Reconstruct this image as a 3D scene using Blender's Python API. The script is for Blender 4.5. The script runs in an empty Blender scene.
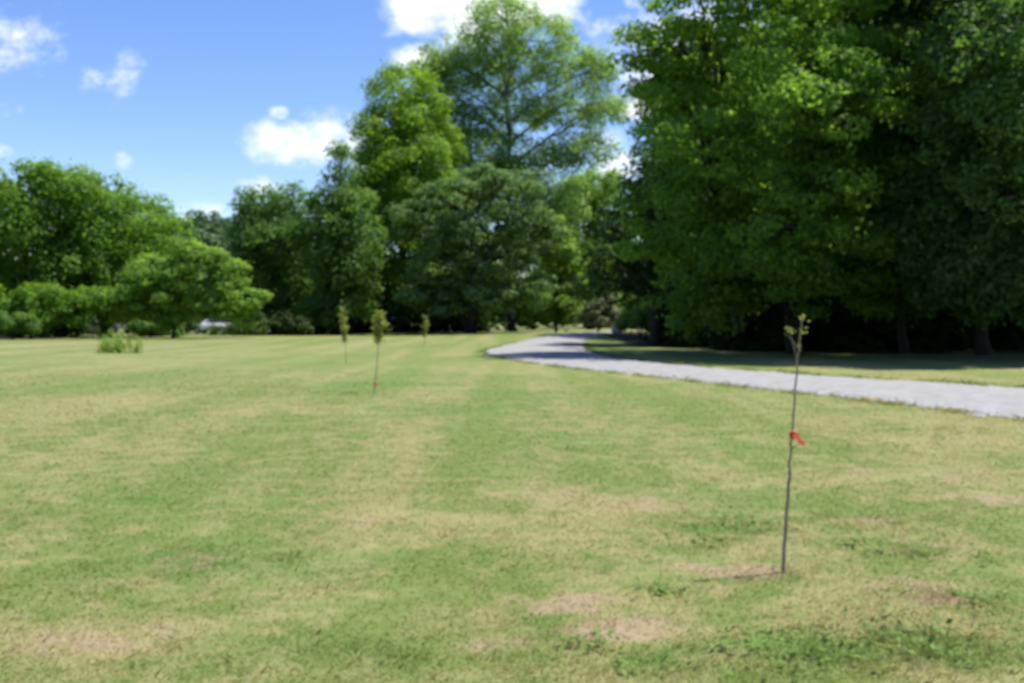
import bpy, math, random
import numpy as np
from mathutils import Vector

R = math.radians
S = bpy.context.scene
COL = S.collection

# ------------------------------------------------------------------ camera
F_PX, CX, CY, HOR = 1000.0, 512.0, 341.5, 317.0
EYE = 1.5
PITCH = math.atan((CY - HOR) / F_PX)
cam_d = bpy.data.cameras.new("camera")
cam = bpy.data.objects.new("camera", cam_d)
COL.objects.link(cam)
cam.location = (0, 0, EYE)
cam.rotation_euler = (math.pi / 2 - PITCH, 0, 0)
cam_d.sensor_width = 36.0
cam_d.lens = 36.0 * F_PX / 1024.0
cam_d.clip_start = 0.05
cam_d.clip_end = 6000
cam_d.dof.use_dof = True            # the photograph is softly out of focus, focused far too near
cam_d.dof.focus_distance = 0.5
cam_d.dof.aperture_fstop = 18.0
S.camera = cam

# ------------------------------------------------------------------ sun, sky, exposure
SUN_EL, SUN_AZ = R(66), R(74)       # azimuth clockwise from +Y (view direction)
w = bpy.data.worlds.new("World")
S.world = w
w.use_nodes = True
sun_l = bpy.data.lights.new("sun", 'SUN')
sun_l.energy = 4.9
sun_l.angle = R(0.55)
sun_l.color = (1.0, 0.95, 0.86)
sun = bpy.data.objects.new("sun", sun_l)
COL.objects.link(sun)
sd = Vector((math.cos(SUN_EL) * math.sin(SUN_AZ), math.cos(SUN_EL) * math.cos(SUN_AZ), math.sin(SUN_EL)))
sun.rotation_euler = sd.to_track_quat('Z', 'Y').to_euler()
sun.location = sd * 60
SKY_STRENGTH = 0.11
S.view_settings.view_transform = 'Standard'
S.view_settings.look = 'None'
S.view_settings.exposure = 0.8
S.view_settings.gamma = 1.0
S.view_settings.use_curve_mapping = False
S.cycles.max_bounces = 6
S.cycles.diffuse_bounces = 3
S.cycles.transmission_bounces = 4
S.cycles.use_denoising = True

# clouds of the sky: (px, py, half width px, half height px, strength)
CLOUDS = [
    (22, 42, 46, 32, .52), (4, 58, 22, 26, .5), (93, 80, 11, 12, .30), (130, 70, 19, 18, .27), (12, 110, 20, 10, .5), (8, 153, 16, 9, .4),
    (125, 158, 11, 7, .34), (290, 142, 46, 23, 1.0), (330, 140, 40, 24, 1.0), (282, 114, 11, 9, .85), (308, 118, 14, 11, .5), (375, 162, 30, 16, 1.0),
    (430, 12, 52, 30, 1.25), (480, 18, 60, 34, 1.25), (415, 56, 26, 15, 1.0), (540, 6, 46, 24, 1.1), (590, 20, 20, 14, .5), (640, 4, 24, 9, .6), (640, 110, 26, 12, .85),
    (618, 168, 30, 16, .75), (600, 140, 22, 14, .5), (195, 210, 34, 10, .6), (255, 187, 26, 8, .5), (170, 196, 26, 8, .35),
    (700, 60, 90, 60, .8), (800, 150, 90, 40, .8), (900, 30, 60, 40, .7), (-120, 90, 60, 30, .9), (-60, 180, 60, 20, .7), (60, 190, 40, 10, .3),
]


def world_nodes():
    nt = w.node_tree
    N, L = nt.nodes, nt.links
    N.clear()
    out = N.new('ShaderNodeOutputWorld')
    bg = N.new('ShaderNodeBackground')
    sky = N.new('ShaderNodeTexSky')
    sky.sky_type = 'NISHITA'
    sky.sun_disc = False
    sky.sun_elevation = SUN_EL
    sky.sun_rotation = SUN_AZ
    sky.altitude = 200
    sky.air_density = 1.0
    sky.dust_density = 0.5
    sky.ozone_density = 2.6
    tc = N.new('ShaderNodeTexCoord')
    sep = N.new('ShaderNodeSeparateXYZ')
    L.new(tc.outputs['Generated'], sep.inputs[0])

    def M(op, a, b=None, c=None, clamp=False):
        n = N.new('ShaderNodeMath')
        n.operation = op
        n.use_clamp = clamp
        for i, v in enumerate((a, b, c)):
            if v is None:
                continue
            if isinstance(v, (int, float)):
                n.inputs[i].default_value = v
            else:
                L.new(v, n.inputs[i])
        return n.outputs[0]
    y = M('MAXIMUM', sep.outputs['Y'], 0.02)
    u = M('DIVIDE', sep.outputs['X'], y)
    v = M('DIVIDE', sep.outputs['Z'], y)
    comb = N.new('ShaderNodeCombineXYZ')
    L.new(u, comb.inputs[0])
    L.new(v, comb.inputs[1])

    def noise(scale, detail, rough, yscale=1.0):
        mp = N.new('ShaderNodeMapping')
        mp.inputs['Scale'].default_value = (1, yscale, 1)
        L.new(comb.outputs[0], mp.inputs['Vector'])
        n = N.new('ShaderNodeTexNoise')
        n.inputs['Scale'].default_value = scale
        n.inputs['Detail'].default_value = detail
        n.inputs['Roughness'].default_value = rough
        L.new(mp.outputs[0], n.inputs['Vector'])
        return n.outputs['Fac']
    n1 = noise(11, 6, .6, 1.4)
    n2 = noise(34, 4, .6, 1.3)
    nn = M('ADD', M('MULTIPLY', M('SUBTRACT', n1, .5), 2.3), M('MULTIPLY', M('SUBTRACT', n2, .5), 1.1))
    tot = None
    for (px, py, a, b, s) in CLOUDS:
        u0, v0 = (px - CX) / F_PX, (HOR - py) / F_PX
        du = M('MULTIPLY', M('SUBTRACT', u, u0), F_PX / (a * 1.25))
        dv = M('MULTIPLY', M('SUBTRACT', v, v0), F_PX / (b * 1.25))
        r = M('SQRT', M('ADD', M('MULTIPLY', du, du), M('MULTIPLY', dv, dv)))
        m = M('MULTIPLY', M('SUBTRACT', 1.05, r), s)
        m = M('MINIMUM', m, .62 * s)
        tot = m if tot is None else M('SMOOTH_MAX', tot, m, .12)
    dens = M('ADD', tot, M('MULTIPLY', nn, .75))
    mr = N.new('ShaderNodeMapRange')
    mr.interpolation_type = 'SMOOTHSTEP'
    L.new(dens, mr.inputs[0])
    mr.inputs[1].default_value = 0.08
    mr.inputs[2].default_value = 0.80
    fac = M('MULTIPLY', mr.outputs[0], .96)
    # mild colour shaping of the clear sky
    hs = N.new('ShaderNodeHueSaturation')
    hs.inputs['Saturation'].default_value = 1.22
    hs.inputs['Hue'].default_value = .515
    hs.inputs['Value'].default_value = 1.05
    L.new(sky.outputs[0], hs.inputs['Color'])
    mix = N.new('ShaderNodeMix')
    mix.data_type = 'RGBA'
    L.new(fac, mix.inputs['Factor'])
    L.new(hs.outputs[0], mix.inputs['A'])
    mix.inputs['B'].default_value = (6.6, 6.8, 7.1, 1)
    L.new(mix.outputs['Result'], bg.inputs['Color'])
    bg.inputs['Strength'].default_value = SKY_STRENGTH
    L.new(bg.outputs[0], out.inputs['Surface'])


world_nodes()


# ------------------------------------------------------------------ helpers
def P(px, py, d):
    """pixel seen at depth d -> world point"""
    u, v = (px - CX) / F_PX, (CY - py) / F_PX
    c, s = math.cos(PITCH), math.sin(PITCH)
    y, z = c + s * v, -s + c * v
    k = d / y
    return np.array([u * k, d, EYE + z * k])


def gz(x, y):
    """ground height: nearly flat with soft swells"""
    x = np.asarray(x, float)
    y = np.asarray(y, float)
    near = np.clip((y - 6) / 30, 0, 1)
    h = near * (0.10 * np.sin(x * .09 + 1.0) * np.cos(y * .07) + 0.05 * np.sin(x * .21 + y * .16))
    far = np.clip((y - 110) / 120, 0, 1)
    return h * (1 - far) + .0


def G(px, py):
    """pixel on the ground -> world x, y"""
    u, v = (px - CX) / F_PX, (CY - py) / F_PX
    c, s = math.cos(PITCH), math.sin(PITCH)
    y, z = c + s * v, -s + c * v
    k = -EYE / z
    for _ in range(6):
        k = (float(gz(u * k, y * k)) - EYE) / z
    return u * k, y * k


class Buf:
    def __init__(self):
        self.v, self.f, self.n, self.q = [], [], 0, []

    def add(self, verts, faces):
        verts = np.asarray(verts, float)
        for f in faces:
            self.f.append([i + self.n for i in f])
        self.v.append(verts)
        self.n += len(verts)

    def add_fast(self, verts, faces):          # faces: ndarray (m,k)
        self.q.append(np.asarray(faces) + self.n)
        self.v.append(np.asarray(verts, float))
        self.n += len(verts)

    def tube(self, pts, rad, sides=7, cap=True):
        pts = np.asarray(pts, float)
        n = len(pts)
        t = np.gradient(pts, axis=0)
        t /= np.linalg.norm(t, axis=1)[:, None] + 1e-9
        ref = np.array([0.0, 1.0, 0.13]) if abs(t[0][1]) < .9 else np.array([1.0, 0, .1])
        a = np.cross(t, ref)
        a /= np.linalg.norm(a, axis=1)[:, None] + 1e-9
        b = np.cross(t, a)
        ang = np.linspace(0, 2 * math.pi, sides, endpoint=False)
        ring = np.cos(ang)[None, :, None] * a[:, None, :] + np.sin(ang)[None, :, None] * b[:, None, :]
        vs = (pts[:, None, :] + ring * np.asarray(rad)[:, None, None]).reshape(-1, 3)
        fs = []
        for i in range(n - 1):
            for k in range(sides):
                k2 = (k + 1) % sides
                fs.append((i * sides + k, i * sides + k2, (i + 1) * sides + k2, (i + 1) * sides + k))
        if cap:
            fs.append(tuple(range(sides - 1, -1, -1)))
            fs.append(tuple((n - 1) * sides + k for k in range(sides)))
        self.add(vs, fs)

    def box(self, c, s, rz=0):
        c = np.asarray(c, float)
        h = np.asarray(s, float) / 2
        vs = np.array([[x, y, z] for x in (-1, 1) for y in (-1, 1) for z in (-1, 1)]) * h
        cr, sr = math.cos(rz), math.sin(rz)
        vs = np.stack([vs[:, 0] * cr - vs[:, 1] * sr, vs[:, 0] * sr + vs[:, 1] * cr, vs[:, 2]], 1) + c
        self.add(vs, [(0, 1, 3, 2), (4, 6, 7, 5), (0, 4, 5, 1), (2, 3, 7, 6), (0, 2, 6, 4), (1, 5, 7, 3)])

    def build(self, name, mat, parent=None, smooth=False):
        me = bpy.data.meshes.new(name)
        v = np.concatenate(self.v) if self.v else np.zeros((0, 3))
        loops, starts, tot = [], [], 0
        if self.f:
            loops.append(np.array([i for f in self.f for i in f], dtype=np.int32))
            lens = np.array([len(f) for f in self.f])
            starts.append(np.concatenate([[0], np.cumsum(lens)[:-1]]))
            tot = int(lens.sum())
        for q in self.q:
            loops.append(q.reshape(-1).astype(np.int32))
            starts.append(tot + np.arange(len(q)) * q.shape[1])
            tot += q.size
        me.vertices.add(len(v))
        me.vertices.foreach_set('co', v.astype(np.float32).ravel())
        lo = np.concatenate(loops).astype(np.int32)
        st = np.concatenate(starts).astype(np.int32)
        me.loops.add(len(lo))
        me.loops.foreach_set('vertex_index', lo)
        me.polygons.add(len(st))
        me.polygons.foreach_set('loop_start', st)
        if smooth:
            me.polygons.foreach_set('use_smooth', np.ones(len(st), dtype=bool))
        me.update(calc_edges=True)
        me.validate()
        o = bpy.data.objects.new(name, me)
        COL.objects.link(o)
        if mat:
            me.materials.append(mat)
        if parent is not None:
            o.parent = parent
        return o


def tag(o, label=None, cat=None, group=None, kind=None):
    for k, v in (('label', label), ('category', cat), ('group', group), ('kind', kind)):
        if v:
            o[k] = v
    return o


def empty(name, loc, label, cat, group=None, rz=0.0):
    o = bpy.data.objects.new(name, None)
    COL.objects.link(o)
    o.location = loc
    o.rotation_euler = (0, 0, rz)
    o.empty_display_size = .3
    return tag(o, label, cat, group)


# ------------------------------------------------------------------ materials
def new_mat(name):
    m = bpy.data.materials.new(name)
    m.use_nodes = True
    m.node_tree.nodes.clear()
    return m, m.node_tree.nodes, m.node_tree.links


def leaf_mat(name, col, col2, trans, tcol, spec=.2, nscale=.35):
    """two hues of leaf mixed clump by clump and leaf by leaf; leaves let light through"""
    m, N, L = new_mat(name)
    out = N.new('ShaderNodeOutputMaterial')
    geo = N.new('ShaderNodeNewGeometry')
    tc = N.new('ShaderNodeTexCoord')
    no = N.new('ShaderNodeTexNoise')
    no.inputs['Scale'].default_value = nscale
    no.inputs['Detail'].default_value = 3
    L.new(tc.outputs['Object'], no.inputs['Vector'])
    add = N.new('ShaderNodeMath')
    add.operation = 'MULTIPLY_ADD'
    L.new(geo.outputs['Random Per Island'], add.inputs[0])
    add.inputs[1].default_value = .55
    L.new(no.outputs['Fac'], add.inputs[2])
    mr = N.new('ShaderNodeMapRange')
    L.new(add.outputs[0], mr.inputs[0])
    mr.inputs[1].default_value = .45
    mr.inputs[2].default_value = 1.1

    def mixc(a, b):
        x = N.new('ShaderNodeMix')
        x.data_type = 'RGBA'
        L.new(mr.outputs[0], x.inputs['Factor'])
        x.inputs['A'].default_value = (*a, 1)
        x.inputs['B'].default_value = (*b, 1)
        return x.outputs['Result']
    bs = N.new('ShaderNodeBsdfPrincipled')
    bs.inputs['Roughness'].default_value = .6
    bs.inputs['Specular IOR Level'].default_value = spec
    L.new(mixc(col, col2), bs.inputs['Base Color'])
    tr = N.new('ShaderNodeBsdfTranslucent')
    L.new(mixc(tuple(c * .75 for c in tcol), tcol), tr.inputs['Color'])
    ms = N.new('ShaderNodeMixShader')
    ms.inputs[0].default_value = trans
    L.new(bs.outputs[0], ms.inputs[1])
    L.new(tr.outputs[0], ms.inputs[2])
    L.new(ms.outputs[0], out.inputs['Surface'])
    return m


def plain(name, col, rough=.6, metal=0.0, spec=.4, var=.0, scale=6.0, bump=0.0, col2=None):
    m, N, L = new_mat(name)
    out = N.new('ShaderNodeOutputMaterial')
    bs = N.new('ShaderNodeBsdfPrincipled')
    bs.inputs['Roughness'].default_value = rough
    bs.inputs['Metallic'].default_value = metal
    bs.inputs['Specular IOR Level'].default_value = spec
    tc = N.new('ShaderNodeTexCoord')
    no = N.new('ShaderNodeTexNoise')
    no.inputs['Scale'].default_value = scale
    no.inputs['Detail'].default_value = 5
    L.new(tc.outputs['Object'], no.inputs['Vector'])
    x = N.new('ShaderNodeMix')
    x.data_type = 'RGBA'
    L.new(no.outputs['Fac'], x.inputs['Factor'])
    c2 = col2 or tuple(min(1, c * (1 + var)) for c in col)
    c1 = col if col2 else tuple(c * (1 - var) for c in col)
    x.inputs['A'].default_value = (*c1, 1)
    x.inputs['B'].default_value = (*c2, 1)
    L.new(x.outputs['Result'], bs.inputs['Base Color'])
    if bump:
        bp = N.new('ShaderNodeBump')
        bp.inputs['Strength'].default_value = bump
        bp.inputs['Distance'].default_value = .03
        L.new(no.outputs['Fac'], bp.inputs['Height'])
        L.new(bp.outputs[0], bs.inputs['Normal'])
    L.new(bs.outputs[0], out.inputs['Surface'])
    return m


M_BARK = plain('bark', (.022, .019, .015), .9, var=.45, scale=5, bump=.8)
M_BARK_PALE = plain('pale_bark', (.16, .145, .12), .9, var=.4, scale=4, bump=.6)
M_LEFT = leaf_mat('broad_leaf', (.062, .135, .016), (.130, .240, .030), .50, (.27, .50, .03))
M_LIGHT = leaf_mat('light_leaf', (.115, .215, .028), (.175, .295, .048), .50, (.36, .58, .06))
M_MID = leaf_mat('mid_leaf', (.058, .118, .022), (.110, .195, .040), .47, (.22, .42, .05))
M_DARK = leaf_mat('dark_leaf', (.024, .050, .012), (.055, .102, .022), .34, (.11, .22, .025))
M_YEL = leaf_mat('yellow_leaf', (.105, .190, .016), (.165, .280, .030), .52, (.36, .60, .03))
M_AIRY = leaf_mat('airy_leaf', (.140, .225, .052), (.205, .315, .085), .55, (.44, .66, .13))
M_SILVER = leaf_mat('silver_leaf', (.062, .122, .028), (.19, .30, .095), .38, (.22, .38, .07), .15)
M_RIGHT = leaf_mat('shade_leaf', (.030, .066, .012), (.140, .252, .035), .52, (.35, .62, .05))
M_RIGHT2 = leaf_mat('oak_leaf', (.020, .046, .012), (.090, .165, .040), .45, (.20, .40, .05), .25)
M_UNDER_SHADE = leaf_mat('undergrowth_shade_leaf', (.010, .020, .006), (.020, .036, .009), .2, (.03, .06, .01), .03)  # leaf colour set near black to stand in for deep wood shade
M_TAN = leaf_mat('tan_leaf', (.10, .145, .055), (.22, .25, .11), .25, (.18, .17, .08))
M_HILL = leaf_mat('hill_leaf', (.050, .095, .040), (.080, .140, .055), .30, (.12, .2, .06), .2, .05)
M_SAP = leaf_mat('sapling_leaf', (.17, .22, .04), (.30, .34, .075), .45, (.40, .46, .09))
M_WEED = leaf_mat('weed_leaf', (.105, .19, .032), (.165, .26, .055), .3, (.12, .22, .05))


# ------------------------------------------------------------------ ground
def ground_colour(N, L):
    """mown grass seen from above: green sward, straw, bare dirt in worn spots"""
    geo = N.new('ShaderNodeNewGeometry')
    pos = geo.outputs['Position']

    def noise(scale, detail=4, rough=.6, sc=(1, 1, 1), rot=0.0, loc=(0, 0, 0)):
        mp = N.new('ShaderNodeMapping')
        mp.inputs['Scale'].default_value = sc
        mp.inputs['Rotation'].default_value = (0, 0, rot)
        mp.inputs['Location'].default_value = loc
        L.new(pos, mp.inputs['Vector'])
        n = N.new('ShaderNodeTexNoise')
        n.inputs['Scale'].default_value = scale
        n.inputs['Detail'].default_value = detail
        n.inputs['Roughness'].default_value = rough
        L.new(mp.outputs[0], n.inputs['Vector'])
        return n.outputs['Fac']

    def rng(x, a, b):
        n = N.new('ShaderNodeMapRange')
        n.interpolation_type = 'SMOOTHSTEP'
        L.new(x, n.inputs[0])
        n.inputs[1].default_value = a
        n.inputs[2].default_value = b
        return n.outputs[0]

    def M(op, a, b, clamp=False):
        n = N.new('ShaderNodeMath')
        n.operation = op
        n.use_clamp = clamp
        for i, v in enumerate((a, b)):
            if isinstance(v, (int, float)):
                n.inputs[i].default_value = v
            else:
                L.new(v, n.inputs[i])
        return n.outputs[0]

    def mix(f, a, b):
        n = N.new('ShaderNodeMix')
        n.data_type = 'RGBA'
        L.new(f, n.inputs['Factor'])
        for k, v in (('A', a), ('B', b)):
            if isinstance(v, tuple):
                n.inputs[k].default_value = (*v, 1)
            else:
                L.new(v, n.inputs[k])
        return n.outputs['Result']
    big = noise(.22, 3, .55)
    mid = noise(.9, 4, .6, loc=(3, 7, 0))
    band = noise(.62, 2, .5, (1.0, .05, 1), R(13), (5, 2, 0))     # streaks along the mowing
    fine = noise(9, 4, .7)
    blot = noise(3.4, 3, .6, loc=(2, 9, 0))
    green = mix(fine, (0.090, 0.135, 0.031), (0.149, 0.187, 0.052))
    straw = mix(fine, (0.176, 0.176, 0.068), (0.270, 0.239, 0.113))
    s = M('ADD', M('ADD', M('MULTIPLY', big, .8), M('MULTIPLY', mid, .75)), M('MULTIPLY', band, 1.4))
    s = M('ADD', M('ADD', s, M('MULTIPLY', fine, .45)), M('MULTIPLY', M('SUBTRACT', blot, .5), 1.35))
    dry = rng(s, 1.50, 1.98)
    col = mix(M('MULTIPLY', dry, .85), green, straw)
    lush = rng(noise(.35, 3, .6, loc=(11, -4, 0)), .56, .74)
    col = mix(M('MULTIPLY', lush, .6), col, (.095, .175, .040))
    sep = N.new('ShaderNodeSeparateXYZ')
    L.new(pos, sep.inputs[0])

    def spots(lst):
        tot = None
        for (px, py, a, b, k) in lst:
            x0, y0 = G(px, py)
            du = M('MULTIPLY', M('SUBTRACT', sep.outputs['X'], float(x0)), 1 / a)
            dv = M('MULTIPLY', M('SUBTRACT', sep.outputs['Y'], float(y0)), 1 / b)
            r = M('SQRT', M('ADD', M('MULTIPLY', du, du), M('MULTIPLY', dv, dv)), 0)
            m = M('MULTIPLY', M('SUBTRACT', 1.25, r), k)
            tot = m if tot is None else M('MAXIMUM', tot, m)
        return tot
    grn = M('ADD', spots([(830, 650, .7, .3, 1), (960, 650, .5, .35, 1), (720, 500, .8, .8, .8), (735, 530, .4, .3, 1), (240, 560, 1.2, .8, .8), (390, 384, 2.6, 1.6, 1), (420, 410, 2.4, 1.6, .9), (110, 500, 1.3, .9, .6),
                          (560, 400, 2.5, 1.5, .6), (650, 660, .4, .3, .8), (850, 410, 2, 1.0, .7), (950, 384, 3, 1.4, .6), (820, 374, 3, 1.6, .6), (700, 362, 3, 2.5, .7), (640, 350, 4, 5, .7), (580, 440, 2, 1.5, .6), (330, 650, .5, .3, .7), (520, 392, 3, .8, .6)]), M('MULTIPLY', M('SUBTRACT', noise(2.2, 4, .65, loc=(4, 4, 0)), .5), 2.2))
    col = mix(M('MULTIPLY', rng(grn, .2, 1.0), .75), col, mix(fine, (0.068, 0.135, 0.027), (0.113, 0.184, 0.043)))
    tan = M('ADD', spots([(470, 520, 1.4, 1.0, .8), (330, 410, 2.4, 2.6, .7), (600, 500, 1.2, .8, .9), (850, 480, 1.5, .8, .7), (60, 640, 1, .5, .9), (480, 620, .5, .4, .8), (960, 440, 2, .8, .7), (110, 400, 3, 2, .5), (700, 440, 2, .7, .6), (620, 372, 3, 1, .0)]),
            M('MULTIPLY', M('SUBTRACT', noise(1.7, 4, .65, loc=(9, -4, 0)), .5), 2.2))
    col = mix(M('MULTIPLY', rng(tan, .25, 1.0), .7), col, mix(fine, (0.203, 0.184, 0.079), (0.297, 0.257, 0.126)))
    # bare worn spots: (pixel, half width m, half depth m, strength)
    tot = spots(((742, 572, .34, .26, 1), (622, 628, .40, .30, 1.0), (560, 606, .40, .25, .8), (905, 585, .55, .35, .55), (880, 520, .6, .5, .45),
                              (640, 505, .7, .7, .5), (545, 495, .9, .8, .45), (500, 640, .5, .3, .5), (80, 640, .7, .4, .6), (930, 545, .4, .4, .5), (960, 480, 1.2, 1.0, .45), (270, 470, 1.5, 1.2, .3), (930, 598, .35, .2, .8), (690, 565, .3, .2, .7), (860, 470, .6, .4, .6), (1000, 500, .7, .5, .7), (580, 600, .3, .2, .9), (200, 560, .5, .4, .5), (380, 520, .6, .5, .4)))
    spot = M('ADD', tot, M('MULTIPLY', M('SUBTRACT', noise(5, 4, .65), .5), 1.9))
    dirt = mix(noise(16, 3, .6), (.20, .145, .090), (.34, .27, .175))
    col = mix(M('MULTIPLY', rng(spot, .25, .95), .85), col, dirt)
    rare = rng(noise(1.5, 4, .6, loc=(-8, 3, 0)), .66, .78)
    col = mix(M('MULTIPLY', rare, .5), col, dirt)
    return col, geo, fine


def grass_ground_mat():
    m, N, L = new_mat('mown_grass_ground')
    out = N.new('ShaderNodeOutputMaterial')
    col, geo, fine = ground_colour(N, L)
    bs = N.new('ShaderNodeBsdfPrincipled')
    bs.inputs['Roughness'].default_value = .9
    bs.inputs['Specular IOR Level'].default_value = .15
    L.new(col, bs.inputs['Base Color'])
    bp = N.new('ShaderNodeBump')
    bp.inputs['Strength'].default_value = .25
    bp.inputs['Distance'].default_value = .02
    L.new(fine, bp.inputs['Height'])
    L.new(bp.outputs[0], bs.inputs['Normal'])
    L.new(bs.outputs[0], out.inputs['Surface'])
    return m


def blade_mat():
    m, N, L = new_mat('grass_blade')
    out = N.new('ShaderNodeOutputMaterial')
    col, geo, fine = ground_colour(N, L)
    hs = N.new('ShaderNodeHueSaturation')
    mr = N.new('ShaderNodeMapRange')
    L.new(geo.outputs['Random Per Island'], mr.inputs[0])
    mr.inputs[3].default_value = 1.0
    mr.inputs[4].default_value = 1.7
    L.new(mr.outputs[0], hs.inputs['Value'])
    hs.inputs['Saturation'].default_value = 1.08
    L.new(col, hs.inputs['Color'])
    bs = N.new('ShaderNodeBsdfPrincipled')
    bs.inputs['Roughness'].default_value = .55
    bs.inputs['Specular IOR Level'].default_value = .3
    L.new(hs.outputs[0], bs.inputs['Base Color'])
    tr = N.new('ShaderNodeBsdfTranslucent')
    L.new(hs.outputs[0], tr.inputs['Color'])
    ms = N.new('ShaderNodeMixShader')
    ms.inputs[0].default_value = .5
    L.new(bs.outputs[0], ms.inputs[1])
    L.new(tr.outputs[0], ms.inputs[2])
    L.new(ms.outputs[0], out.inputs['Surface'])
    return m


def build_ground():
    xs = np.concatenate([[-3000, -1500, -700, -350, -200], np.arange(-120, 121, 2.0), [200, 350, 700, 1500, 3000]])
    ys = np.concatenate([[-3000, -800, -200, -60, -20], np.arange(-6, 150, 2.0), [170, 200, 240, 350, 700, 1500, 3000]])
    X, Y = np.meshgrid(xs, ys)
    Z = gz(X, Y)
    v = np.stack([X, Y, Z], -1).reshape(-1, 3)
    nx = len(xs)
    i = np.arange(len(ys) - 1)[:, None] * nx + np.arange(nx - 1)[None, :]
    f = np.stack([i, i + 1, i + nx + 1, i + nx], -1).reshape(-1, 4)
    b = Buf()
    b.add_fast(v, f)
    tag(b.build('ground', grass_ground_mat(), smooth=True), kind='structure')


build_ground()

# ------------------------------------------------------------------ gravel drive
NEAR_EDGE = [(1300, 470), (1150, 439), (1024, 420), (930, 408), (850, 399), (770, 390), (700, 382), (640, 375.5), (585, 369.5), (545, 365), (515, 360.5), (492, 355.5), (483, 352.3), (489, 349.5), (505, 345.5), (525, 341), (542, 337.3), (556, 334.6), (575, 332.4), (610, 330.8)]
FAR_EDGE = [(1300, 415), (1150, 400), (1024, 388.5), (930, 382.5), (850, 378), (770, 372.5), (700, 367), (655, 363), (625, 359.5), (606, 356.5), (596, 354), (590, 351.5), (586, 349), (584, 346.5), (584, 344), (586, 341.5), (589, 338.8), (594, 336.6), (603, 334.4), (625, 332.6)]


def resample(pts, n):
    pts = np.array(pts, float)
    d = np.concatenate([[0], np.cumsum(np.linalg.norm(np.diff(pts, axis=0), axis=1))])
    t = np.linspace(0, d[-1], n)
    return np.stack([np.interp(t, d, pts[:, 0]), np.interp(t, d, pts[:, 1])], 1)


def smooth(p, k=3):
    for _ in range(k):
        q = p.copy()
        q[1:-1] = (p[:-2] + 2 * p[1:-1] + p[2:]) / 4
        p = q
    return p


def edge_pts(pix, n=180):
    return np.array([G(*p) for p in pix])


rng = np.random.default_rng(7)
eN, eF = edge_pts(NEAR_EDGE), edge_pts(FAR_EDGE)
tt = np.linspace(0, len(eN) - 1, 1600)
base_i = np.arange(len(eN))
EN = smooth(np.stack([np.interp(tt, base_i, eN[:, k]) for k in (0, 1)], 1), 400)
EF = smooth(np.stack([np.interp(tt, base_i, eF[:, k]) for k in (0, 1)], 1), 400)


def gravel_mat():
    m, N, L = new_mat('gravel')
    out = N.new('ShaderNodeOutputMaterial')
    bs = N.new('ShaderNodeBsdfPrincipled')
    bs.inputs['Roughness'].default_value = .95
    bs.inputs['Specular IOR Level'].default_value = .2
    geo = N.new('ShaderNodeNewGeometry')

    def noise(s, d, r=.6):
        n = N.new('ShaderNodeTexNoise')
        n.inputs['Scale'].default_value = s
        n.inputs['Detail'].default_value = d
        n.inputs['Roughness'].default_value = r
        L.new(geo.outputs['Position'], n.inputs['Vector'])
        return n.outputs['Fac']

    def mix(f, a, b):
        n = N.new('ShaderNodeMix')
        n.data_type = 'RGBA'
        L.new(f, n.inputs['Factor'])
        for k, v in (('A', a), ('B', b)):
            if isinstance(v, tuple):
                n.inputs[k].default_value = (*v, 1)
            else:
                L.new(v, n.inputs[k])
        return n.outputs['Result']
    vo = N.new('ShaderNodeTexVoronoi')
    vo.inputs['Scale'].default_value = 22
    L.new(geo.outputs['Position'], vo.inputs['Vector'])
    nm = N.new('ShaderNodeMapRange')
    L.new(noise(2.6, 5, .7), nm.inputs[0])
    nm.inputs[1].default_value = .32
    nm.inputs[2].default_value = .68
    st = mix(nm.outputs[0], (.15, .149, .146), (.37, .366, .36))
    c = mix(vo.outputs['Distance'], st, (.24, .24, .24))
    mr = N.new('ShaderNodeMapRange')
    mr.interpolation_type = 'SMOOTHSTEP'
    L.new(noise(.7, 4), mr.inputs[0])
    mr.inputs[1].default_value = .55
    mr.inputs[2].default_value = .70
    mr.inputs[4].default_value = .45
    c = mix(mr.outputs[0], c, (.22, .23, .14))
    L.new(c, bs.inputs['Base Color'])
    bp = N.new('ShaderNodeBump')
    bp.inputs['Strength'].default_value = .5
    bp.inputs['Distance'].default_value = .03
    L.new(vo.outputs['Distance'], bp.inputs['Height'])
    L.new(bp.outputs[0], bs.inputs['Normal'])
    L.new(bs.outputs[0], out.inputs['Surface'])
    return m


def build_drive():
    n, k = len(EN), 9
    def ragged(a):
        o = np.zeros(n)
        for win, w_ in ((5, .5), (17, .8), (61, 1.2)):
            k_ = np.hanning(win + 2)[1:-1]
            o += w_ * np.convolve(rng.normal(0, 1, n + 2 * win), k_ / np.sqrt((k_ ** 2).sum()), 'same')[win:-win]
        return a * o
    jn, jf = ragged(.16), ragged(.14)
    dirn = EF - EN
    dirn /= np.linalg.norm(dirn, axis=1)[:, None] + 1e-6
    a = EN + dirn * jn[:, None]
    c = EF - dirn * jf[:, None]
    t = np.linspace(0, 1, k)
    pts = a[:, None, :] * (1 - t)[None, :, None] + c[:, None, :] * t[None, :, None]
    z = gz(pts[..., 0], pts[..., 1]) + .035 + .03 * np.sin(math.pi * t)[None, :] * np.ones((n, 1))
    z[:, 0] -= .03
    z[:, -1] -= .03
    v = np.concatenate([pts, z[..., None]], -1).reshape(-1, 3)
    i = np.arange(n - 1)[:, None] * k + np.arange(k - 1)[None, :]
    f = np.stack([i, i + 1, i + k + 1, i + k], -1).reshape(-1, 4)[:, ::-1]
    b = Buf()
    b.add_fast(v, f)
    tag(b.build('gravel_drive', gravel_mat(), smooth=True), kind='structure')


build_drive()


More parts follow.
